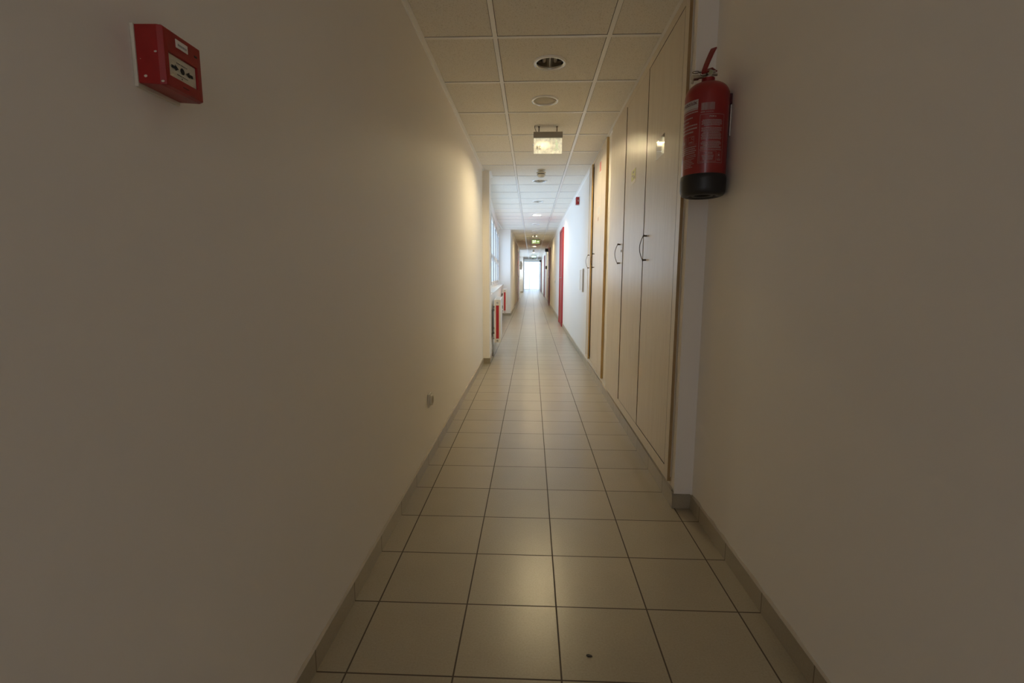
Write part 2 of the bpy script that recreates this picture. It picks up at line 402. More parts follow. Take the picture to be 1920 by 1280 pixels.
# ------------------------------------------------------------------ windows
def slant_basis(pf, y):
    return pf(y)
def window(idx, ya, yb, pf, slope):
    """timber-white framed two-leaf window standing in the wall plane x = pf(y)"""
    bm = NB(); d = .055; fw = .045
    def seg(y_0, y_1, z0, z1, da=0.0, db=d):
        prism(bm, [(pf(y_0)+.0-da, y_0), (pf(y_1)-da, y_1), (pf(y_1)-db, y_1), (pf(y_0)-db, y_0)], z0, z1)
    e = .0015
    seg(ya, yb, SILL+.02, SILL+.075); seg(ya, yb, HEAD-.055, HEAD-e)
    seg(ya+e, ya+fw, SILL+.075, HEAD-.055); seg(yb-fw, yb-e, SILL+.075, HEAD-.055)
    ym = (ya+yb)/2; seg(ym-.04, ym+.04, SILL+.075, HEAD-.055)
    fr = struct('window_%d' % idx, bm, M_white, bev=.003)
    for (a, b) in ((ya+fw, ym-.04), (ym+.04, yb-fw)):
        bm2 = NB(); bm, keep = bm2, None
        def sg(y_0, y_1, z0, z1): prism(bm2, [(pf(y_0)+.018, y_0), (pf(y_1)+.018, y_1), (pf(y_1)-.03, y_1), (pf(y_0)-.03, y_0)], z0, z1)
        z0, z1 = SILL+.08, HEAD-.06; w = .06
        sg(a+.004, b-.004, z0, z0+w); sg(a+.004, b-.004, z1-w, z1); sg(a+.004, a+w, z0+w, z1-w); sg(b-w, b-.004, z0+w, z1-w)
        cs = obj('window_casement', bm2, M_white, fr, bev=.003)
        g = NB(); prism(g, [(pf(a+w)-.004, a+w), (pf(b-w)-.004, b-w), (pf(b-w)-.010, b-w), (pf(a+w)-.010, a+w)], z0+w, z1-w)
        obj('window_pane', g, M_glass, cs)
        gk = NB()
        for (p_, q_) in ((a-.004, a+.004), (b-.004, b+.004), (a+w, a+w+.012), (b-w-.012, b-w)): prism(gk, [(pf(p_)+.0195, p_), (pf(q_)+.0195, q_), (pf(q_)+.001, q_), (pf(p_)+.001, p_)], z0, z1)
        obj('window_gasket', gk, M_grey, cs)  # grey strips put the shade of the window reveals into colour
        k = NB(); yy = a+w*.5; box(k, pf(yy)+.018, pf(yy)+.03, yy-.012, yy+.012, 1.42, 1.50); box(k, pf(yy)+.03, pf(yy)+.042, yy-.009, yy+.009, 1.36, 1.48)
        obj('window_handle', k, M_white, cs, bev=.002)
    return fr
n = 3
for i in range(n):
    a = YWa+.02+(YWb-YWa-.04)*i/n; b = YWa+.02+(YWb-YWa-.04)*(i+1)/n-.004
    window(i+1, a, b, Ww, S_)
def W2(y): return -.845-.0046*(y-Y2a)
for i in range(3):
    a = Y2a+.02+(Y2b-Y2a-.04)*i/3; b = Y2a+.02+(Y2b-Y2a-.04)*(i+1)/3-.004
    window(i+4, a, b, W2, 0)
# inner sill board
bm = prism(NB(), [(Pw(6.95)+.02, 6.95), (Pw(YWb)+.02, YWb-.002), (Ww(YWb)-.05, YWb-.002), (Ww(6.95)-.05, 6.95)], SILL, SILL+.019)
struct('trim_5', bm, M_white, bev=.003, label='white window sill board above the radiators')
bm = prism(NB(), [(-.68, Y2a+.01), (-.72, Y2b-.01), (-.9, Y2b-.01), (-.86, Y2a+.01)], SILL, SILL+.019)
struct('trim_6', bm, M_white)

# glazed end of the corridor
xa, xb = -.598, XR; yq = YE
bm = NB()
box(bm, xa, xb, yq, yq+.1, 2.22, 2.6); box(bm, xa, xa+.02, yq, yq+.06, 0, 2.22); box(bm, -.185, -.165, yq, yq+.03, 0, 2.22)
box(bm, xb-.03, xb, yq, yq+.06, 0, 2.22); box(bm, -.165, xb-.03, yq, yq+.03, 2.075, 2.10); box(bm, xa+.02, -.185, yq, yq+.06, 0, .04)
we = struct('window_7', bm, M_white); we['label'] = 'pale glazed end screen of the corridor'
obj('window_pane', B(xa+.02, -.185, yq+.025, yq+.031, .04, 2.22), M_glass, we)
obj('window_pane', B(-.165, xb-.05, yq+.025, yq+.031, 2.10, 2.22), M_glass, we)
bm = NB(); dx0, dx1 = -.16, xb-.035
box(bm, dx0, dx0+.03, yq+.02, yq+.045, .01, 2.065); box(bm, dx1-.03, dx1, yq+.02, yq+.045, .01, 2.065)
box(bm, dx0+.03, dx1-.03, yq+.02, yq+.045, .01, .04); box(bm, dx0+.03, dx1-.03, yq+.02, yq+.045, 2.035, 2.065)
d = struct('door_1', bm, M_white); obj('door_pane', B(dx0+.03, dx1-.03, yq+.026, yq+.032, .04, 2.035), M_glass, d)
k = NB(); cyl(k, (dx1-.015, yq+.019, 1.05), (dx1-.015, yq-.03, 1.05), .011, n=12); cyl(k, (dx1-.015, yq-.025, 1.05), (dx1-.13, yq-.025, 1.05), .010, n=12)
obj('door_handle', k, M_dark, d)
# unseen glazing added behind the camera, tinted to warm the near light
bm = NB()
box(bm, BX0, BX1, Y0-.12, Y0-.06, BZ0, BZ0+.06); box(bm, BX0, BX1, Y0-.12, Y0-.06, BZ1-.06, BZ1); box(bm, BX0, BX0+.06, Y0-.12, Y0-.06, BZ0+.06, BZ1-.06); box(bm, BX1-.06, BX1, Y0-.12, Y0-.06, BZ0+.06, BZ1-.06)
wb = struct('window_8', bm, M_white); obj('window_pane', B(BX0+.06, BX1-.06, Y0-.094, Y0-.088, BZ0+.06, BZ1-.06), M_warmglass, wb)

# ------------------------------------------------------------------ red doors in the corridor walls
def wall_door(idx, x, s, ya, yb, zt=2.08, m=M_redd, fr=M_redd, proud=.03, fw=.055, hy=None):
    """frame standing proud of wall face x towards the corridor (s = -1 right wall, +1 left wall)"""
    def bx(bm, a, b, y0_, y1_, z0, z1): box(bm, min(x+s*a, x+s*b), max(x+s*a, x+s*b), y0_, y1_, z0, z1)
    bm = NB(); bx(bm, .0008, proud, ya, ya+fw, .001, zt+fw); bx(bm, .0008, proud, yb-fw, yb, .001, zt+fw); bx(bm, .0008, proud, ya+fw, yb-fw, zt, zt+fw)
    d = struct('door_%d' % idx, bm, fr, bev=.002)
    bm = NB(); bx(bm, .0008, proud*.6, ya+fw+.002, yb-fw-.002, .006, zt-.003); obj('door_leaf', bm, m, d)
    hy = hy or ya+fw+.07
    k = NB(); q = s
    cyl(k, (x+q*proud*.6, hy, 1.06), (x+q*(proud*.6+.045), hy, 1.06), .010, n=12); cyl(k, (x+q*(proud*.6+.042), hy-.008, 1.06), (x+q*(proud*.6+.042), hy+.11, 1.06), .009, n=12)
    bx(k, proud*.6, proud*.6+.006, hy-.02, hy+.02, .96, 1.12)
    obj('door_handle', k, M_chrome, d, bev=0)
    return d
wall_door(2, XR, -1, 10.62, 11.74)
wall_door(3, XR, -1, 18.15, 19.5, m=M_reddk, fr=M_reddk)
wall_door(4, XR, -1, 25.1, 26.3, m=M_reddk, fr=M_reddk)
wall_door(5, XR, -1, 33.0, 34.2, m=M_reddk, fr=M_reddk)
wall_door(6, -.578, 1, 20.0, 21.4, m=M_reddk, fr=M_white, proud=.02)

# ------------------------------------------------------------------ built-in cabinets on the far side wall
def bow_handle(parent, xf, y, z0, z1, name='handle', proj=.030, shift=.0):
    """arched pull of height z1-z0 on a front at x = xf facing -x"""
    k = NB(); pts = []
    for i in range(17):
        t = i/16; z = z0-.006+(z1-z0+.012)*t; pts.append((xf-.016-proj*math.sin(math.pi*t)*.75, y+shift*math.sin(math.pi*t), z))
    tube(k, pts, .0024, 8)
    for z in (z0+.002, z1-.002):
        cyl(k, (xf-.0002, y, z), (xf-.018, y, z), .0052, n=12); cyl(k, (xf-.016, y, z), (xf-.022, y, z), .0065, .004, n=12)
    return obj(name, k, M_pewter, parent, smooth=True)

def cabinet(name, label, xf, ya, yb, z0, z1, openings, stile_l, rail_b, rail_t, group):
    c = thing(name, label, 'cabinet', (XR, (ya+yb)/2, z0), group=group)
    ox, oy, oz = c.location
    fr = NB()
    def bx(bm, x0, x1, y0, y1, a, b): box(bm, x0-ox, x1-ox, y0-oy, y1-oy, a-oz, b-oz)
    xo = XR-.0008
    lo, hi = openings[0], openings[-1]
    bx(fr, xf, xo, ya, lo, z0, z1); bx(fr, xf, xo, hi, yb, z0, z1)
    bx(fr, xf, xo, lo, hi, z0, rail_b); bx(fr, xf, xo, lo, hi, rail_t, z1)
    return c, obj('frame', fr, M_wood, c, bev=.0012), (ox, oy, oz)

# nearest cabinet: three doors
xf = .671
y = [2.352, 3.003, 3.640, 4.292]
cab, fr, O = cabinet('built_in_cabinet', 'tall pale beech three-door cabinet with two bow handles, beside the fire extinguisher', xf, 2.293, 4.307, .108, 2.328, y, None, .168, 2.284, None)
XB = XR-.0008
bk = NB(); box(bk, XB-.003-O[0], XB-O[0], y[0]-O[1]+.0003, y[-1]-O[1]-.0003, .1685-O[2], 2.2835-O[2]); obj('carcass', bk, M_gap, cab)  # near-black backing sheet paints the shade behind the door gaps
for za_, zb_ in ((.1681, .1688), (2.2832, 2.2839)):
    obj('opening_edge', B(xf+.0004-O[0], XB-.0032-O[0], y[0]-O[1]+.0002, y[-1]-O[1]-.0002, za_-O[2], zb_-O[2]), M_gap, cab)  # near-black strips paint the shade along the top and bottom gaps
gaps = [(.0015, .0012), (.0012, .0022), (.0010, .0010)]
doors = []
for i in range(3):
    d = NB(); ga, gb = (y[i]+gaps[i][0], y[i+1]-gaps[i][1])
    pr = (.0004, .0030, .0068)[i]
    box(d, xf-pr-O[0], XB-.0035-O[0], ga-O[1], gb-O[1], .174-O[2], 2.278-O[2])
    dd_ = obj('door', d, M_wood, cab, bev=.0006); doors.append(dd_)
    obj('door_edge', B(xf-pr+.0003-O[0], XB-.004-O[0], ga-.0005-O[1], ga-.0001-O[1], .1745-O[2], 2.2775-O[2]), M_edged, dd_)
def Hdl(p, y_, z0, z1, xf_, O): return bow_handle(p, xf_-O[0], y_-O[1], z0-O[2], z1-O[2])
Hdl(doors[0], 2.925, 1.192, 1.335, xf-.0004, O)
Hdl(doors[2], 3.740, 1.195, 1.337, xf-.0068, O)
k = NB(); cyl(k, (xf-.0065-O[0], 3.684-O[1], 1.285-O[2]), (xf-.0115-O[0], 3.684-O[1], 1.285-O[2]), .009, n=16)
obj('keyhole', k, M_alu, doors[2])
# hairline joint down the middle of the cabinet's second front
# cracked filler between frame and corner
bm = NB(); zz = [.13+i*.045 for i in range(49)]
aa = []; bb = []
for z in zz:
    w = .006+.016*random.random()*(.2+.8*math.sin(z*2.1+.4)**4)
    aa.append(bm.verts.new((XR-.0045, 2.2912, z))); bb.append(bm.verts.new((XR-.0015, 2.2925-w, z)))
for i in range(len(zz)-1): bm.faces.new((aa[i], aa[i+1], bb[i+1], bb[i]))
struct('trim_7', bm, M_caulk)
# end face strip of the frame, shade put into its darker colour
k = NB(); box(k, xf+.0005-O[0], XB-O[0], 2.2915-O[1], 2.2928-O[1], .108-O[2], 2.328-O[2]); obj('end_strip', k, M_edge, cab)

# farther cabinet: two doors, one standing proud
xf2 = .666
cab2, fr2, O2 = cabinet('built_in_cabinet', 'narrower pale beech cabinet with a door ajar, beside the white wall', xf2, 4.587, 5.886, .130, 2.335, [4.85, 5.865], None, .165, 2.30, None)
bk = NB(); box(bk, XB-.003-O2[0], XB-O2[0], 4.8503-O2[1], 5.8647-O2[1], .1655-O2[2], 2.2995-O2[2]); obj('carcass', bk, M_gap, cab2)  # another backing sheet with the gap shade in its colour
k = NB(); box(k, xf2+.0005-O2[0], XB-O2[0], 4.5855-O2[1], 4.5868-O2[1], .130-O2[2], 2.335-O2[2]); obj('end_strip', k, M_edgelit, cab2)
d = NB(); box(d, xf2+.0005-O2[0], XB-.0035-O2[0], 4.856-O2[1], 5.448-O2[1], .169-O2[2], 2.296-O2[2]); dA = obj('door', d, M_wood, cab2, bev=.0008)
d = NB()  # the leaf hinges at its far edge and stands ajar
c0 = Vector((xf2+.0035, 5.862)); ang = math.radians(3.6); L_ = .385
dv = Vector((-math.sin(ang), -math.cos(ang))); nv = Vector((math.cos(ang), -math.sin(ang)))*.016
prism(d, [(p.x-O2[0], p.y-O2[1]) for p in (c0, c0+dv*L_, c0+dv*L_+nv, c0+nv)], .17-O2[2], 2.294-O2[2])
dB = obj('door', d, M_wood, cab2, bev=.0008); dB['label'] = 'cabinet door left slightly open'
k = NB(); p = c0+dv*(L_+.0006); q_ = c0+dv*L_
prism(k, [(v_.x-O2[0], v_.y-O2[1]) for v_ in (p, p+nv, q_+nv, q_)], .17-O2[2], 2.294-O2[2]); obj('door_edge', k, M_edgelit, dB)
Hdl(dA, 5.27, 1.19, 1.335, xf2+.0005, O2)
Hdl(dB, 5.60, 1.19, 1.335, (c0+dv*.262).x, O2)

# stickers and papers on the cabinet doors
def sheet(name, x, ya, yb, za, zb, m, label, cat, t=.0008):
    o = obj(name, B(x-t, x-.0001, ya, yb, za, zb), m); return tag(o, label, cat)
sheet('mirror_sticker', xf-.0004, 2.612, 2.768, 1.72, 1.822, M_mirror, 'shiny rectangular mirror sticker high on the cabinet door by the extinguisher', 'sticker', .0012)
o = sheet('door_sticker', xf-.0030, 3.285, 3.42, 1.705, 1.797, M_paper, 'faded yellow-green printed sticker on the middle cabinet door', 'sticker')
bm = B(xf-.0045, xf-.0039, 3.29, 3.415, 1.727, 1.795); obj('printed_panel', bm, M_yellow, o)
bm = NB()
for (a, b, c, d_) in ((3.31, 3.35, 1.735, 1.75), (3.35, 3.395, 1.755, 1.762), (3.33, 3.375, 1.772, 1.785)): box(bm, xf-.0051, xf-.0046, a, b, c, d_)
obj('dark_print', bm, M_alu, o)
o = sheet('warning_notice', xf2+.0005, 4.91, 5.02, 2.10, 2.215, M_paper, 'small red and white notice at the top of the far cabinet door', 'notice')
obj('red_print', B(xf2-.0012, xf2-.0004, 4.918, 5.012, 2.115, 2.205), M_redpaper, o)
o = sheet('paper_notice', xf2+.0005, 4.93, 5.10, 1.71, 1.785, M_paper, 'white paper notice at head height on the far cabinet door', 'notice')
bm = NB()
for i in range(5): box(bm, xf2-.0010, xf2-.0004, 4.945, 5.085-.02*(i % 2), 1.722+.012*i, 1.725+.012*i)
obj('printed_lines', bm, M_grey, o)
sheet('paper_label', xf2+.0005, 5.00, 5.09, 1.65, 1.685, mat('pale_pink_label', (0.62, 0.5, 0.42), .7), 'small pale pink label stuck below the white paper notice', 'label')

# ------------------------------------------------------------------ ceiling lights, speakers, detectors
def lathe_part(name, prof, m, parent, n=48, smooth=True): return obj(name, lathe(NB(), prof, n), m, parent, smooth=smooth)
def make_downlight(lit):
    t = thing('recessed_downlight', 'x', 'ceiling light')
    lathe_part('trim_ring', [(.0985, -.0003), (.0985, -.005), (.095, -.011), (.087, -.012), (.0835, -.009)], M_ring, t)
    lathe_part('inner_ring', [(.0835, -.009), (.080, -.009), (.0785, -.004), (.0785, .006), (.082, .006)], M_lip, t)
    lathe_part('reflector', [(.0785, -.002), (.0775, .004), (.074, .035), (.066, .055), (.0, .06)] if not lit else [(.0785, .0), (.078, .004), (.0765, .03), (.074, .034), (0, .036)], M_refl, t)
    if lit:
        for s in (-1, 1): obj('bulb', cyl(NB(), (-.045, s*.026, .0225), (.045, s*.026, .0225), .0125, n=10), M_bulb, t)
    else:
        bm = NB(); box(bm, -.0012, .0012, -.073, .073, .003, .05); obj('baffle', bm, M_chrome, t)
        for s in (-1, 1):
            bm = NB(); cyl(bm, (s*.034, .065, .034), (s*.034, .0, .030), .011, n=12, cap=False); cyl(bm, (s*.034, .0, .03), (s*.034, -.012, .03), .011, .004, n=12)
            obj('bulb', bm, M_tube, t, smooth=True)
    return t
def copy_tree(o, parent=None):
    c = o.copy(); C.objects.link(c)
    if parent is not None: c.parent = parent
    for ch in [x for x in bpy.data.objects if x.parent == o and x.name in C.objects]: copy_tree(ch, c)
    return c
SEEN_L = {0: 'unlit round recessed downlight between ceiling bars, the one before the round speaker',
 6: 'round recessed downlight, unlit, just beyond the first smoke detector', 9: 'unlit recessed downlight, the second beyond the smoke detector near the cabinets',
 15: 'unlit recessed downlight just beyond the lit one over the window bay', 18: 'unlit recessed downlight over the far end of the window bay',
 3: 'lit round downlight whose glow shows behind the hanging 28 sign', 12: 'glowing round recessed downlight over the window bay',
 21: 'lit recessed downlight above the green exit sign, by the second smoke detector', 24: 'unlit recessed downlight just past the green exit sign', 
 27: 'unlit recessed downlight above the dark red door far along', 33: 'unlit recessed downlight between the dark red door and the far window bay', 36: 'unlit recessed downlight where the far window bay begins',
 42: 'unlit recessed downlight right in front of the second green sign', 45: 'unlit recessed downlight just behind the second green sign', 48: 'lit recessed downlight behind the second green sign',
 51: 'unlit recessed downlight just before the farthest smoke detector', 54: 'unlit recessed downlight just after the farthest smoke detector', 57: 'second to last recessed downlight before the glazed end screen', 60: 'last recessed downlight, right at the glazed end screen',
 30: 'lit recessed downlight beyond the green exit sign near the dark red door', 39: 'lit downlight far down the corridor just before the second green sign'}
LIT = {3, 12, 21, 30, 39, 48}
un = lt = None
for k in LIGHT_CELLS:
    if cell_y(k) < Y0 or cell_y(k) > YE: continue
    if k in LIT:
        if lt is None: o = lt = make_downlight(True)
        else: o = copy_tree(lt)
    else:
        if un is None: o = un = make_downlight(False)
        else: o = copy_tree(un)
    o.location = (LX, cell_y(k)+.012, ZC); o['group'] = 'recessed ceiling downlights'
    if k in SEEN_L: o['label'] = SEEN_L[k]

def make_speaker():
    t = thing('ceiling_speaker', '', 'speaker')
    lathe_part('rim', [(.0985, -.0005), (.0985, -.005), (.094, -.011), (.085, -.011), (.081, -.0045), (.081, -.0005)], M_ring, t)
    g = lathe_part('grille', [(.081, -.001), (.081, -.0035), (.04, -.0045), (0, -.005)], M_beige, t)
    return t
sp = make_speaker(); sp.location = (.086, cell_y(1)+.03, ZC); tag(sp, 'round beige speaker grille in the ceiling, between the nearest downlight and the hanging 28 sign', group='round ceiling speakers')
s2 = copy_tree(sp); s2.location = (.10, cell_y(19)+.1, ZC); s2['label'] = 'far round ceiling speaker just before the green exit sign'

def make_detector():
    t = thing('smoke_detector', '', 'smoke detector')
    lathe_part('base', [(.050, -.0006), (.050, -.007), (.024, -.013), (.0, -.013)], M_cream, t)
    lathe_part('neck', [(.022, -.013), (.020, -.022)], M_dark, t)
    lathe_part('body', [(.0, -.022), (.045, -.022), (.055, -.026), (.057, -.034), (.055, -.042), (.049, -.044)], M_cream, t)
    lathe_part('sensor_slots', [(.044, -.044), (.043, -.054)], M_dark, t)
    lathe_part('cap', [(.049, -.044), (.049, -.0445), (.0, -.0445)], M_cream, t)
    lathe_part('head', [(.0, -.054), (.052, -.054), (.050, -.064), (.042, -.078), (.024, -.087), (0, -.089)], M_cream, t)
    return t
dt = make_detector(); dt.location = (.105, 6.03, ZC); tag(dt, 'cream smoke detector hanging just past the 28 sign', group='smoke detectors')
for yy, lb in ((15.2, 'small smoke detector hanging in front of the first green exit sign'), (24.2, 'dark looking smoke detector between the two green signs'), (34.6, 'farthest smoke detector beyond the second green sign')):
    c = copy_tree(dt); c.location = (.09, yy, ZC); c['label'] = lb

# the hanging 28 sign seen from its back
YS = 4.322
s = thing('hanging_sign', 'hanging clear acrylic sign with the number 28 reading backwards, grey top rail', 'sign', (.1295, YS, 2.13)); so = s.location
def L(x, y_, z): return (x-so.x, y_-so.y, z-so.z)
bm = NB(); pr = [(-.026, 2.302), (.026, 2.302), (.030, 2.296), (.030, 2.276), (.022, 2.256), (-.022, 2.256), (-.030, 2.276), (-.030, 2.296)]
a = [bm.verts.new(L(.007, YS+p, z)) for p, z in pr]; b = [bm.verts.new(L(.252, YS+p, z)) for p, z in pr]
bm.faces.new(a); bm.faces.new(b[::-1])
for i in range(8): bm.faces.new((a[i], a[(i+1) % 8], b[(i+1) % 8], b[i]))
obj('housing', bm, M_alu, s, bev=.001)
bm = NB(); x0, y0, z0 = L(.0095, YS-.002, 2.1295); x1, y1, z1 = L(.2495, YS+.002, 2.257); box(bm, x0, x1, y0, y1, z0, z1)
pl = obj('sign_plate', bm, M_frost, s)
bm = NB(); add_geo(bm, text_geo('28', .042, mirror=True), lambda x, y_: L(.050+x, YS-.0028, 2.178+y_))
obj('number', bm, M_ink, pl)
bm = NB()   # faint running figure etched on the plate
lay = [0.0]
def flat(bm, pts):
    lay[0] += .00006; bm.faces.new([bm.verts.new(L(x, YS-.0027-lay[0], z)) for x, z in pts])
flat(bm, [(.199+.008*math.cos(t), 2.232+.008*math.sin(t)) for t in [i*math.pi/6 for i in range(12)]])
def stroke(bm, a, b, w):
    a, b = Vector(a), Vector(b); d_ = (b-a).normalized(); n_ = Vector((-d_.y, d_.x))*w/2
    flat(bm, [tuple(a+n_), tuple(b+n_), tuple(b-n_), tuple(a-n_)])
stroke(bm, (.202, 2.222), (.206, 2.190), .014); stroke(bm, (.204, 2.190), (.192, 2.172), .008); stroke(bm, (.192, 2.172), (.186, 2.150), .007)
stroke(bm, (.207, 2.192), (.212, 2.170), .008); stroke(bm, (.212, 2.170), (.226, 2.160), .007); stroke(bm, (.200, 2.216), (.188, 2.205), .006); stroke(bm, (.206, 2.216), (.218, 2.205), .006)
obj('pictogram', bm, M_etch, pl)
for x in (.053, .205):
    k = NB(); cyl(k, L(x, YS, 2.302), L(x, YS, 2.312), .002, n=8); cyl(k, L(x, YS, 2.311), L(x, YS, ZC-.005), .0046, n=12); cyl(k, L(x, YS, ZC-.006), L(x, YS, ZC-.001), .008, n=12)
    obj('hanger', k, M_pewter, s)
k = NB(); tube(k, [L(.017, YS-.02, ZC-.001), L(.018, YS-.02, ZC-.02), L(.024, YS-.015, 2.318), L(.032, YS-.01, 2.302)], .0022, 8); obj('cable', k, M_dark, s, smooth=True)

def exit_sign(y_, xc, zb, label, M_green=M_green):
    t = thing('exit_sign', label, 'sign', (xc, y_, zb), group='green exit signs'); w = .14; h = .125
    k = NB(); box(k, -w, w, -.02, .02, h, h+.02); cyl(k, (-w, 0, h+.004), (-w-.012, 0, h+.004), .016, n=12); cyl(k, (w, 0, h+.004), (w+.012, 0, h+.004), .016, n=12); obj('housing', k, M_pewter, t)
    p = obj('sign_plate', B(-w+.008, w-.008, -.008, .008, 0, h-.0005), M_green, t)
    k = NB()
    def fl(pts): k.faces.new([k.verts.new((x, -.0095, z)) for x, z in pts])
    def st(a, b, wd):
        a, b = Vector(a), Vector(b); d_ = (b-a).normalized(); n_ = Vector((-d_.y, d_.x))*wd/2; fl([tuple(a+n_), tuple(b+n_), tuple(b-n_), tuple(a-n_)])
    fl([(-.105, .02), (-.065, .02), (-.065, .11), (-.105, .11)])
    fl([(-.02+.011*math.cos(i*math.pi/5), .105+.011*math.sin(i*math.pi/5)) for i in range(10)])
    st((-.022, .095), (-.03, .055), .018); st((-.03, .058), (-.05, .03), .011); st((-.03, .058), (-.006, .03), .011); st((-.02, .088), (.004, .07), .009); st((-.025, .088), (-.046, .075), .009)
    st((.03, .065), (.085, .065), .016); fl([(.08, .09), (.11, .065), (.08, .04)])
    obj('pictogram', k, M_greenw, p)
    for x in (-.08, .08):
        q = NB(); cyl(q, (x, 0, h+.02), (x, 0, ZC-zb-.0045), .003, n=8); obj('hanger', q, M_pewter, t)
    return t
exit_sign(16.5, .135, 2.165, 'larger lit green running-man exit sign hanging in the dim part of the corridor')
exit_sign(29.0, .13, 2.165, 'small pale green exit sign hanging near the bright corridor end', M_greenhazy)

# ------------------------------------------------------------------ radiators
def radiator(yn, ln, label, xo, z0=.196, z1=.777):
    sl = math.atan(S_)
    t = thing('panel_radiator', label, 'radiator', (xo, yn, z0), rz=sl, group='white radiators under the windows')
    h = z1-z0; w = .084
    # local: x from 0 (wall side) to w (corridor side), y from 0 to ln
    bm = NB(); box(bm, .066, w-.004, .012, ln-.012, .004, h-.02); box(bm, .004, .018, .012, ln-.012, .004, h-.02)
    for i in range(int(ln/.0333)-1):
        yy = .035+i*.0333; box(bm, w-.0045, w-.001, yy-.010, yy+.010, .03, h-.045)
    obj('front_panel', bm, M_white, t, bev=.001)
    for yy, e in ((0, 'end_cover'), (ln-.012, 'end_cover')):
        bm = NB(); box(bm, 0, w, yy, yy+.012, 0, h); ec = obj('end_cover', bm, M_cover, t, bev=.002)
        if yy == 0:
            k = NB(); box(k, .022, .062, -.0015, -.0001, .055, h-.075); obj('red_insert', k, M_red, ec)
            k = NB(); cyl(k, (.042, -.0001, h-.04), (.042, -.010, h-.04), .014, n=20); cyl(k, (.042, -.010, h-.04), (.042, -.016, h-.04), .006, n=12); obj('vent_plug', k, M_chrome, ec)
            k = NB(); cyl(k, (.042, -.0001, .026), (.042, -.008, .026), .014, n=20); obj('blind_plug', k, M_alu, ec)
    bm = NB(); box(bm, 0, .008, .012, ln-.012, h-.012, h); box(bm, w-.008, w, .012, ln-.012, h-.012, h)
    for i in range(int(ln/.016)-1): box(bm, .008, w-.008, .02+i*.016, .026+i*.016, h-.006, h-.001)
    obj('top_grille', bm, M_white, t)
    for yy in (.14, ln-.14):
        k = NB(); box(k, -.045, -.0005, yy-.015, yy+.015, h-.16, h-.13); box(k, -.045, -.0005, yy-.015, yy+.015, .10, .13); obj('wall_bracket', k, M_alu, t)
    k = NB(); cyl(k, (-.022, .05, -z0+.001), (-.022, .05, .05), .0085, n=12); cyl(k, (-.022, .05, .05), (-.0005, .05, .05), .0085, n=12); obj('pipe', k, M_grey, t, smooth=True)
    return t
radiator(6.55, .92, 'long white panel radiator with a red end insert, under the near end of the sill', -.497)
radiator(11.9, .92, 'distant white radiator with a red end insert near the far end of the window bay', -.690)

# ------------------------------------------------------------------ red call point on the left wall
c = thing('fire_call_point', 'red break-glass call point with black arrows on the bare left wall', 'fire alarm', (XL, .8, 1.382)); a_ = .0435
bm = B(.0005, .006, -.0452, .044, -.0015, .088); obj('back_plate', bm, M_cream, c, bev=.001)
bm = NB()
def ring(x, hy, za, zb): return [bm.verts.new((x, sy*hy, z)) for sy, z in ((-1, za), (1, za), (1, zb), (-1, zb))]
secs = [ring(.006, .0435, .004, .087), ring(.040, .0435, .0015, .0865), ring(.048, .041, .003, .0855)]
for A, Bq in zip(secs, secs[1:]):
    for i in range(4): bm.faces.new((A[i], A[(i+1) % 4], Bq[(i+1) % 4], Bq[i]))
bm.faces.new(secs[0][::-1])
# front with a recessed window
f_ = secs[-1]; wy0, wy1, wz0, wz1 = -.033, .031, .019, .053
hole = [bm.verts.new((.0485, y_, z)) for y_, z in ((wy0, wz0), (wy1, wz0), (wy1, wz1), (wy0, wz1))]
deep = [bm.verts.new((.0435, y_, z)) for y_, z in ((wy0, wz0), (wy1, wz0), (wy1, wz1), (wy0, wz1))]
for i in range(4):
    bm.faces.new((f_[i], f_[(i+1) % 4], hole[(i+1) % 4], hole[i])); bm.faces.new((hole[i], hole[(i+1) % 4], deep[(i+1) % 4], deep[i]))
bm.faces.new(deep)
body = obj('housing', bm, M_redp, c, bev=.0012)
gp = obj('break_glass', B(.0437, .0449, wy0+.0006, wy1-.0006, wz0+.0006, wz1-.0006), mat('ivory_panel', (.62, .60, .50), .35), c)
bm = NB()
def fl2(pts, x=.0455): bm.faces.new([bm.verts.new((x, y_, z)) for y_, z in pts])
zc = .0355; yc = -.001
fl2([(yc+.0048*math.cos(i*math.pi/10), zc+.0048*math.sin(i*math.pi/10)) for i in range(20)])
for s_ in (-1, 1):
    fl2([(yc+s_*.024, zc+.0022), (yc+s_*.016, zc+.0022), (yc+s_*.016, zc+.0048), (yc+s_*.008, zc), (yc+s_*.016, zc-.0048), (yc+s_*.016, zc-.0022), (yc+s_*.024, zc-.0022)])
for z in (zc+.0085, zc-.0085):
    for i in range(8): fl2([(yc-.0125+i*.0031, z-.0006), (yc-.0125+i*.0031+.0022, z-.0006), (yc-.0125+i*.0031+.0022, z+.0006), (yc-.0125+i*.0031, z+.0006)])
fl2([(yc+.0012*math.cos(i*math.pi/5)-.002, .0235+.0012*math.sin(i*math.pi/5)) for i in range(10)])
obj('arrow_print', bm, M_ink, gp)
lb_ = obj('label_tag', B(.0481, .0492, -.016, .010, .0655, .0775), M_paper, c)
bm = NB()
for i in range(7):
    y_ = -.0125+i*.0029; z0_ = .0705; box(bm, .0493, .0496, y_, y_+.0018, z0_-.0016, z0_+.0016)
obj('printed_code', bm, M_grey, lb_)
bm = NB(); box(bm, .0482, .0488, .026, .032, .068, .071); box(bm, .0484, .0490, -.006, .006, .0098, .0108); obj('key_slot', bm, M_ink, c)
bm = NB()
def chip(x, z, r):   # paint chips on the near side face
    bm.faces.new([bm.verts.new((x+r*1.5*math.cos(i*.9)*random.uniform(.7, 1), -.0438, z+r*math.sin(i*.9)*random.uniform(.7, 1))) for i in range(7)])
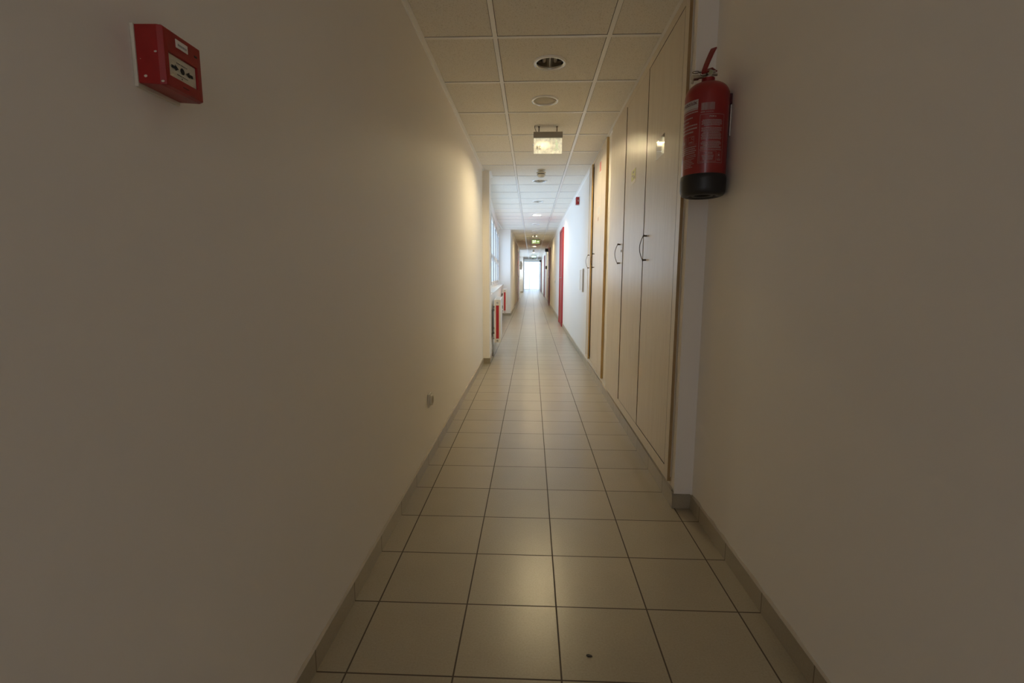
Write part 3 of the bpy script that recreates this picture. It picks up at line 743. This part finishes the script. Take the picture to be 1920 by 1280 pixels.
chip(.018, .0135, .0022); chip(.036, .048, .0018); chip(.044, .006, .002); chip(.012, .038, .0006)
box(bm, .036, .046, -.0418, -.0400, .0862, .0872)
obj('paint_chips', bm, M_cream, c)

# second, small red box high on the white wall
c2 = thing('fire_alarm_box', 'small red box high on the white wall beyond the cabinets', 'fire alarm', (XR, 7.3, 2.12))
obj('back_plate', B(-.008, -.0005, -.055, .055, 0, .115), M_paper, c2, bev=.001)
obj('housing', B(-.055, -.0085, -.05, .05, .005, .11), M_redp, c2, bev=.004)
obj('mark', B(-.03, -.018, -.0510, -.0502, .045, .07), M_print, c2)

# framed notice on the white wall
n_ = thing('wall_notice', 'narrow white framed panel on the white wall just beyond the cabinets', 'notice', (XR, 6.63, .89))
bm = NB()
for (a, b, c_, d_) in ((-.17, .17, 0, .018), (-.17, .17, .29, .308), (-.17, -.15, .018, .29), (.15, .17, .018, .29)): box(bm, -.022, -.0005, a, b, c_, d_)
obj('frame', bm, M_white, n_, bev=.001); obj('edge_strip', B(-.022, -.0006, -.1725, -.1705, .006, .300), M_grey, n_); obj('panel', B(-.012, -.0006, -.1495, .1495, .0185, .2895), M_paper, n_)

# wall socket on the left wall
s = thing('wall_socket', 'small beige power socket low on the left wall', 'socket', (XL, 2.785, .37))
obj('face_plate', B(.0005, .010, -.04, .04, -.04, .04), M_cream, s, bev=.003)
bm = NB()
lat = lathe(NB(), [(.031, 0), (.031, .012), (.026, .014), (.022, .013), (.022, .003), (0, .003)], 28)
for v_ in lat.verts: v_.co = Vector((.0102+v_.co.z, v_.co.x, v_.co.y))
obj('socket_ring', lat, M_cream, s, smooth=True)
bm = NB(); cyl(bm, (.0135, 0, 0), (.0140, 0, 0), .021, n=24); obj('socket_well', bm, M_dark, s)

# switches and small fittings far along
for yy, zz_, lb in ((14.3, 1.08, 'white light switch on the far wall past the red door, upper of two'), (14.3, .93, 'white light switch on the far wall past the red door, lower of two')):
    q = thing('light_switch', lb, 'switch', (XR, yy, zz_), group='switches past the red door')
    obj('plate', B(-.01, -.0005, -.04, .04, -.04, .04), M_white, q, bev=.002); obj('rocker', B(-.014, -.0102, -.02, .02, -.028, .028), M_paper, q)
q = thing('room_sign', 'dark square sign sticking out above the dark red door far along', 'sign', (XR, 19.9, 2.06))
obj('plate', B(-.15, -.0005, -.008, .008, 0, .13), M_dark, q); obj('arm', B(-.03, -.0005, -.012, .012, .13, .15), M_redp, q)
q = thing('room_sign', 'tiny dark sign sticking out from the wall close to the bright end door', 'sign', (XR, 34.9, 2.08))
obj('plate', B(-.13, -.0005, -.008, .008, 0, .13), M_dark, q); obj('arm', B(-.03, -.0005, -.012, .012, .13, .15), M_redp, q)
q = thing('wall_box', 'small black box on the wall past the dark red door', 'box', (XR, 21.9, 1.40))
obj('housing', B(-.07, -.0005, -.05, .05, 0, .14), M_dark, q, bev=.004); obj('cover', B(-.076, -.0705, -.04, .04, .01, .13), M_grey, q)
# round mirror at the start of the far window bay
q = thing('round_mirror', 'dark-rimmed round mirror standing out from the far left wall corner', 'mirror', (-.578, 23.86, 1.60), rz=math.radians(-28))
bm = NB()
for i in range(40):
    pass
tube(bm, [(.075+.07*math.sin(t), 0, .20*math.cos(t)) for t in [i*math.pi/24 for i in range(-2, 27)]], .006, 8)
obj('rim', bm, M_dark, q, smooth=True)
bm = NB(); pts = [(.075+.066*math.sin(t), .0, .196*math.cos(t)) for t in [i*math.pi/24 for i in range(0, 25)]]+[(.02, 0, -.19), (.02, 0, .19)]
a = [bm.verts.new((x, -.003, z)) for x, _, z in pts]; b = [bm.verts.new((x, .003, z)) for x, _, z in pts]; bm.faces.new(a); bm.faces.new(b[::-1])
obj('mirror_glass', bm, M_white, q)
obj('bracket', B(.0005, .03, -.01, .01, -.015, .015), M_dark, q)

# debris on the floor
bm = NB(); base = [(math.cos(i*.9)*random.uniform(.008, .012), math.sin(i*.9)*random.uniform(.003, .005)) for i in range(7)]
prism(bm, base, 0, .003); o = obj('dead_leaf_scrap', bm, M_dark); o.location = (.178, 1.29, .0006); o.rotation_euler.z = -.35
tag(o, 'tiny dark scrap lying on a beige floor tile', 'scrap')

# ------------------------------------------------------------------ fire extinguisher
EX, EY, ER = .668, 2.0, .081
e = thing('fire_extinguisher', 'red powder fire extinguisher with black base hanging on the wall beside the cabinet', 'fire extinguisher', (.688, 2.06, 1.4142)); e.scale = (1.03, 1.03, 1.03)
Z = lambda z: z-1.405
prof = [(.0, Z(1.43)), (.076, Z(1.43)), (ER, Z(1.44)), (ER, Z(1.775))]
for i in range(1, 11):
    t = i/10*math.pi/2; prof.append((.030+(ER-.030)*math.cos(t), Z(1.775)+.052*math.sin(t)))
prof += [(.024, Z(1.829)), (.024, Z(1.846)), (0, Z(1.846))]
cy_ = obj('cylinder', lathe(NB(), prof, 72), mat('red_gloss_paint', (0.27, 0.010, 0.012), .32, coat=.3), e, smooth=True)
m_ = cy_.modifiers.new('edges', 'EDGE_SPLIT'); m_.split_angle = math.radians(50)
pb = [(.0, Z(1.430)), (.026, Z(1.430)), (.031, Z(1.415)), (.040, Z(1.4115)), (.042, Z(1.419)), (.050, Z(1.419)), (.053, Z(1.410)), (.066, Z(1.4085)), (.077, Z(1.413)), (.0820, Z(1.422)), (.0838, Z(1.434)), (.0845, Z(1.468)), (.0835, Z(1.484)), (.0812, Z(1.486))]
ft = obj('base_ring', lathe(NB(), pb, 72), M_black, e, smooth=True)
bm = lathe(NB(), [(.0, Z(1.4295)), (.0258, Z(1.4295))], 32); obj('base_recess', bm, M_gap, ft)
def wrap(deg, z, off=.0006):
    a = math.radians(deg); r = ER+off; return (r*math.sin(a), -r*math.cos(a), Z(z))
def patch(bm, d0, d1, z0, z1, off=.0006):
    n = max(1, int(abs(d1-d0)/4)); lo = [bm.verts.new(wrap(d0+(d1-d0)*i/n, z0, off)) for i in range(n+1)]; hi = [bm.verts.new(wrap(d0+(d1-d0)*i/n, z1, off)) for i in range(n+1)]
    for i in range(n): bm.faces.new((lo[i], lo[i+1], hi[i+1], hi[i]))
def words(bm, s, size, dc, z, off=.0007, align='CENTER', bold=0.0):
    k_ = math.degrees(1/ER); add_geo(bm, text_geo(s, size, align=align, bold=bold), lambda x, y_: wrap(dc+x*k_, z+y_, off))
# white title box with name
bm = NB(); patch(bm, -122, -40, 1.7225, 1.7530); lab = obj('title_label', bm, mat('label_white', (.44, .41, .42), .5), cy_)
bm = NB(); words(bm, 'TŰZOLTÓKÉSZÜLÉK', .0132, -43, 1.7405, .0012, 'RIGHT', .0004); obj('title_text', bm, mat('label_dark_red_ink', (.10, .012, .02), .6), lab)
bm = NB(); patch(bm, -122, -40, 1.716, 1.7215)
# left column of print
def rows(bm, d0, d1, z, h, gap=1.3):
    d = d0
    while d < d1:
        w = random.uniform(2.0, 6.5); patch(bm, d, min(d+w, d1), z, z+h); d += w+gap
rnd = [(1.7075, .0042, -40), (1.689, .0045, -54), (1.676, .0045, -66), (1.6615, .0045, -40), (1.649, .0052, -40), (1.6365, .0058, -50)]
for z, h, de in rnd: rows(bm, -118, de, z, h, .7)
# pictogram boxes
def outline(bm, d0, d1, z0, z1, t=.0009, td=.7):
    patch(bm, d0, d1, z0, z0+t); patch(bm, d0, d1, z1-t, z1); patch(bm, d0, d0+td, z0, z1); patch(bm, d1-td, d1, z0, z1)
outline(bm, -66, -47, 1.598, 1.624); outline(bm, -92, -73, 1.596, 1.622); outline(bm, -118, -99, 1.596, 1.622)
words(bm, 'C', .014, -52, 1.616); rows(bm, -62, -51, 1.6015, .003, .6)
for dc in (-82, -108):
    for i in range(5): patch(bm, dc-7+i*2.4, dc-5.5+i*2.4, 1.600, 1.612+.005*math.sin(i*1.7))
patch(bm, -120, -38, 1.5925, 1.5932)
for i in range(4): rows(bm, -118+i, -40-3*(i % 2), 1.5835-.0075*i, .0036, .5)
for i in range(2): rows(bm, -70, -40, 1.5535-.006*i, .0024, .7)
for i in range(6): rows(bm, -84+i*1.5, -44-4*((i*2) % 3), 1.540-.006*i, .0024, .7)
# barcode and reference
d = -32.
while d < 1:
    w = random.choice((.6, .9, 1.5)); patch(bm, d, min(d+w, 1.4), 1.710, 1.7365); d += w+random.choice((.5, .8, 1.1))
rows(bm, -33, -22, 1.7025, .0032, .3); rows(bm, -20, 0, 1.7030, .0016, .6)
# instruction panel
outline(bm, -34, 31, 1.522, 1.696, .0011, .8)
words(bm, 'PKM 6', .0092, -2, 1.6865, bold=.0003)
def block(z, n, step, margins):
    for i in range(n):
        m = margins[i % len(margins)]; rows(bm, -29+m, 25-m, z-step*i, .0026, .55)
block(1.6735, 5, .0047, (2, 0, 1, 0, 6)); block(1.6455, 9, .0049, (0, 1, 0, 5, 2, 0, 2, 0, 1)); block(1.597, 6, .0046, (3, 0, 1, 6, 0, 0)); block(1.5675, 1, .004, (-2,))
outline(bm, -31, 12, 1.5265, 1.5635, .0008, .6); words(bm, 'CE 0036', .0092, -9, 1.5560, bold=.0002)
for i in range(4): rows(bm, -25+i, 6-i, 1.5470-.0048*i, .0022, .5)
for i in range(14):
    a = i*math.pi/7; patch(bm, 20+4.4*math.cos(a)-.5, 20+4.4*math.cos(a)+.5, 1.549+.0095*math.sin(a)-.0007, 1.549+.0095*math.sin(a)+.0007)
patch(bm, 17.8, 22.2, 1.546, 1.553); rows(bm, 14, 27, 1.534, .0018, .5); rows(bm, 15, 26, 1.530, .0018, .5)
obj('printed_text', bm, M_print, cy_)
# valve, levers, pin, hose stub
bm = lathe(NB(), [(.0, Z(1.8455)), (.021, Z(1.8455)), (.021, Z(1.853)), (.014, Z(1.856)), (.013, Z(1.872)), (.010, Z(1.878)), (0, Z(1.878))], 24); vl = obj('valve', bm, M_chrome, e, smooth=True)
H1 = Vector((.70, .70, 0)).normalized()   # direction of the levers, towards the wall
def strip(bm, pts, w0, w1, th):
    """bar along pts (in the lever plane) with varying width"""
    side = Vector((-H1.y, H1.x, 0)); n = len(pts); rg = []
    for i, (u, z) in enumerate(pts):
        w = (w0+(w1-w0)*i/(n-1))/2; p = H1*u+Vector((0, 0, Z(z)))
        j = min(i+1, n-1); k_ = max(i-1, 0); dd = Vector((pts[j][0]-pts[k_][0], pts[j][1]-pts[k_][1])).normalized(); nn = H1*(-dd.y)+Vector((0, 0, dd.x))
        rg.append([bm.verts.new(p+side*w+nn*th/2), bm.verts.new(p-side*w+nn*th/2), bm.verts.new(p-side*w*.8-nn*th/2), bm.verts.new(p+side*w*.8-nn*th/2)])
    for A, Bq in zip(rg, rg[1:]):
        for i in range(4): bm.faces.new((A[i], A[(i+1) % 4], Bq[(i+1) % 4], Bq[i]))
    bm.faces.new(rg[0]); bm.faces.new(rg[-1][::-1])
M_lever = mat('red_lever_paint', (.22, .008, .014), .4)
M_maroon = mat('dark_maroon_paint', (.07, .006, .010), .45)
bm = NB(); strip(bm, [(-.038, 1.855), (-.031, 1.871), (-.018, 1.893), (-.002, 1.917), (.017, 1.944), (.030, 1.960), (.036, 1.966)], .022, .027, .009)
obj('lever', bm, M_lever, e, bev=.0042)
bm = NB(); strip(bm, [(-.022, 1.862), (-.010, 1.876), (.006, 1.884), (.024, 1.884), (.044, 1.884), (.052, 1.886)], .026, .020, .005)
obj('carrying_handle', bm, M_lever, e, bev=.001)
bm = NB(); tube(bm, [(-.048+.0125*math.cos(t), .0-.0125*math.sin(t)*.8, Z(1.870)) for t in [i*2*math.pi/24 for i in range(25)]], .0016, 8)
tube(bm, [(-.036, 0, Z(1.869)), (-.02, 0, Z(1.870)), (.005, 0, Z(1.871))], .0016, 8); obj('safety_pin', bm, M_pewter, e, smooth=True)
bm = NB(); tube(bm, [(-.034, -.016, Z(1.869)), (-.037, -.016, Z(1.861)), (-.033, -.017, Z(1.852)), (-.024, -.018, Z(1.848)), (-.014, -.018, Z(1.850)), (-.011, -.018, Z(1.860))], .0009, 6); obj('seal_wire', bm, M_dark, e, smooth=True)
bm = NB(); cyl(bm, (-.012, 0, Z(1.8555)), (-.046, -.004, Z(1.850)), .0065, n=16); cyl(bm, (-.040, -.003, Z(1.851)), (-.062, -.006, Z(1.847)), .0105, n=16)
cyl(bm, (-.058, -.0055, Z(1.8475)), (-.061, -.004, Z(1.8275)), .0045, n=10); obj('hose_outlet', bm, M_chrome, e)
bm = NB(); cyl(bm, (0, -.012, Z(1.862)), (0, -.021, Z(1.862)), .0105, n=24); ga = obj('pressure_gauge', bm, M_chrome, e); bm = NB(); cyl(bm, (0, -.0212, Z(1.862)), (0, -.0216, Z(1.862)), .0088, n=24); obj('gauge_face', bm, mat('gauge_green', (.35, .36, .22), .4), ga)
bm = NB(); cyl(bm, (.010, 0, Z(1.861)), (.034, .006, Z(1.863)), .0055, .0045, n=12); cyl(bm, (.012, 0, Z(1.873)), (.026, .003, Z(1.873)), .005, n=12); obj('side_fitting', bm, M_chrome, e)
# wall bracket
bm = NB(); box(bm, .0826, .0840, -.004, .026, Z(1.70), Z(1.80)); box(bm, ER-.008, .0826, -.034, -.027, Z(1.745), Z(1.782)); box(bm, .0790, .0838, -.030, .0, Z(1.755), Z(1.775))
obj('wall_bracket', bm, M_maroon, e, bev=.0005)
bm = NB(); box(bm, .0785, .0815, -.034, -.028, Z(1.63), Z(1.742)); obj('inspection_tag', bm, M_paper, e)
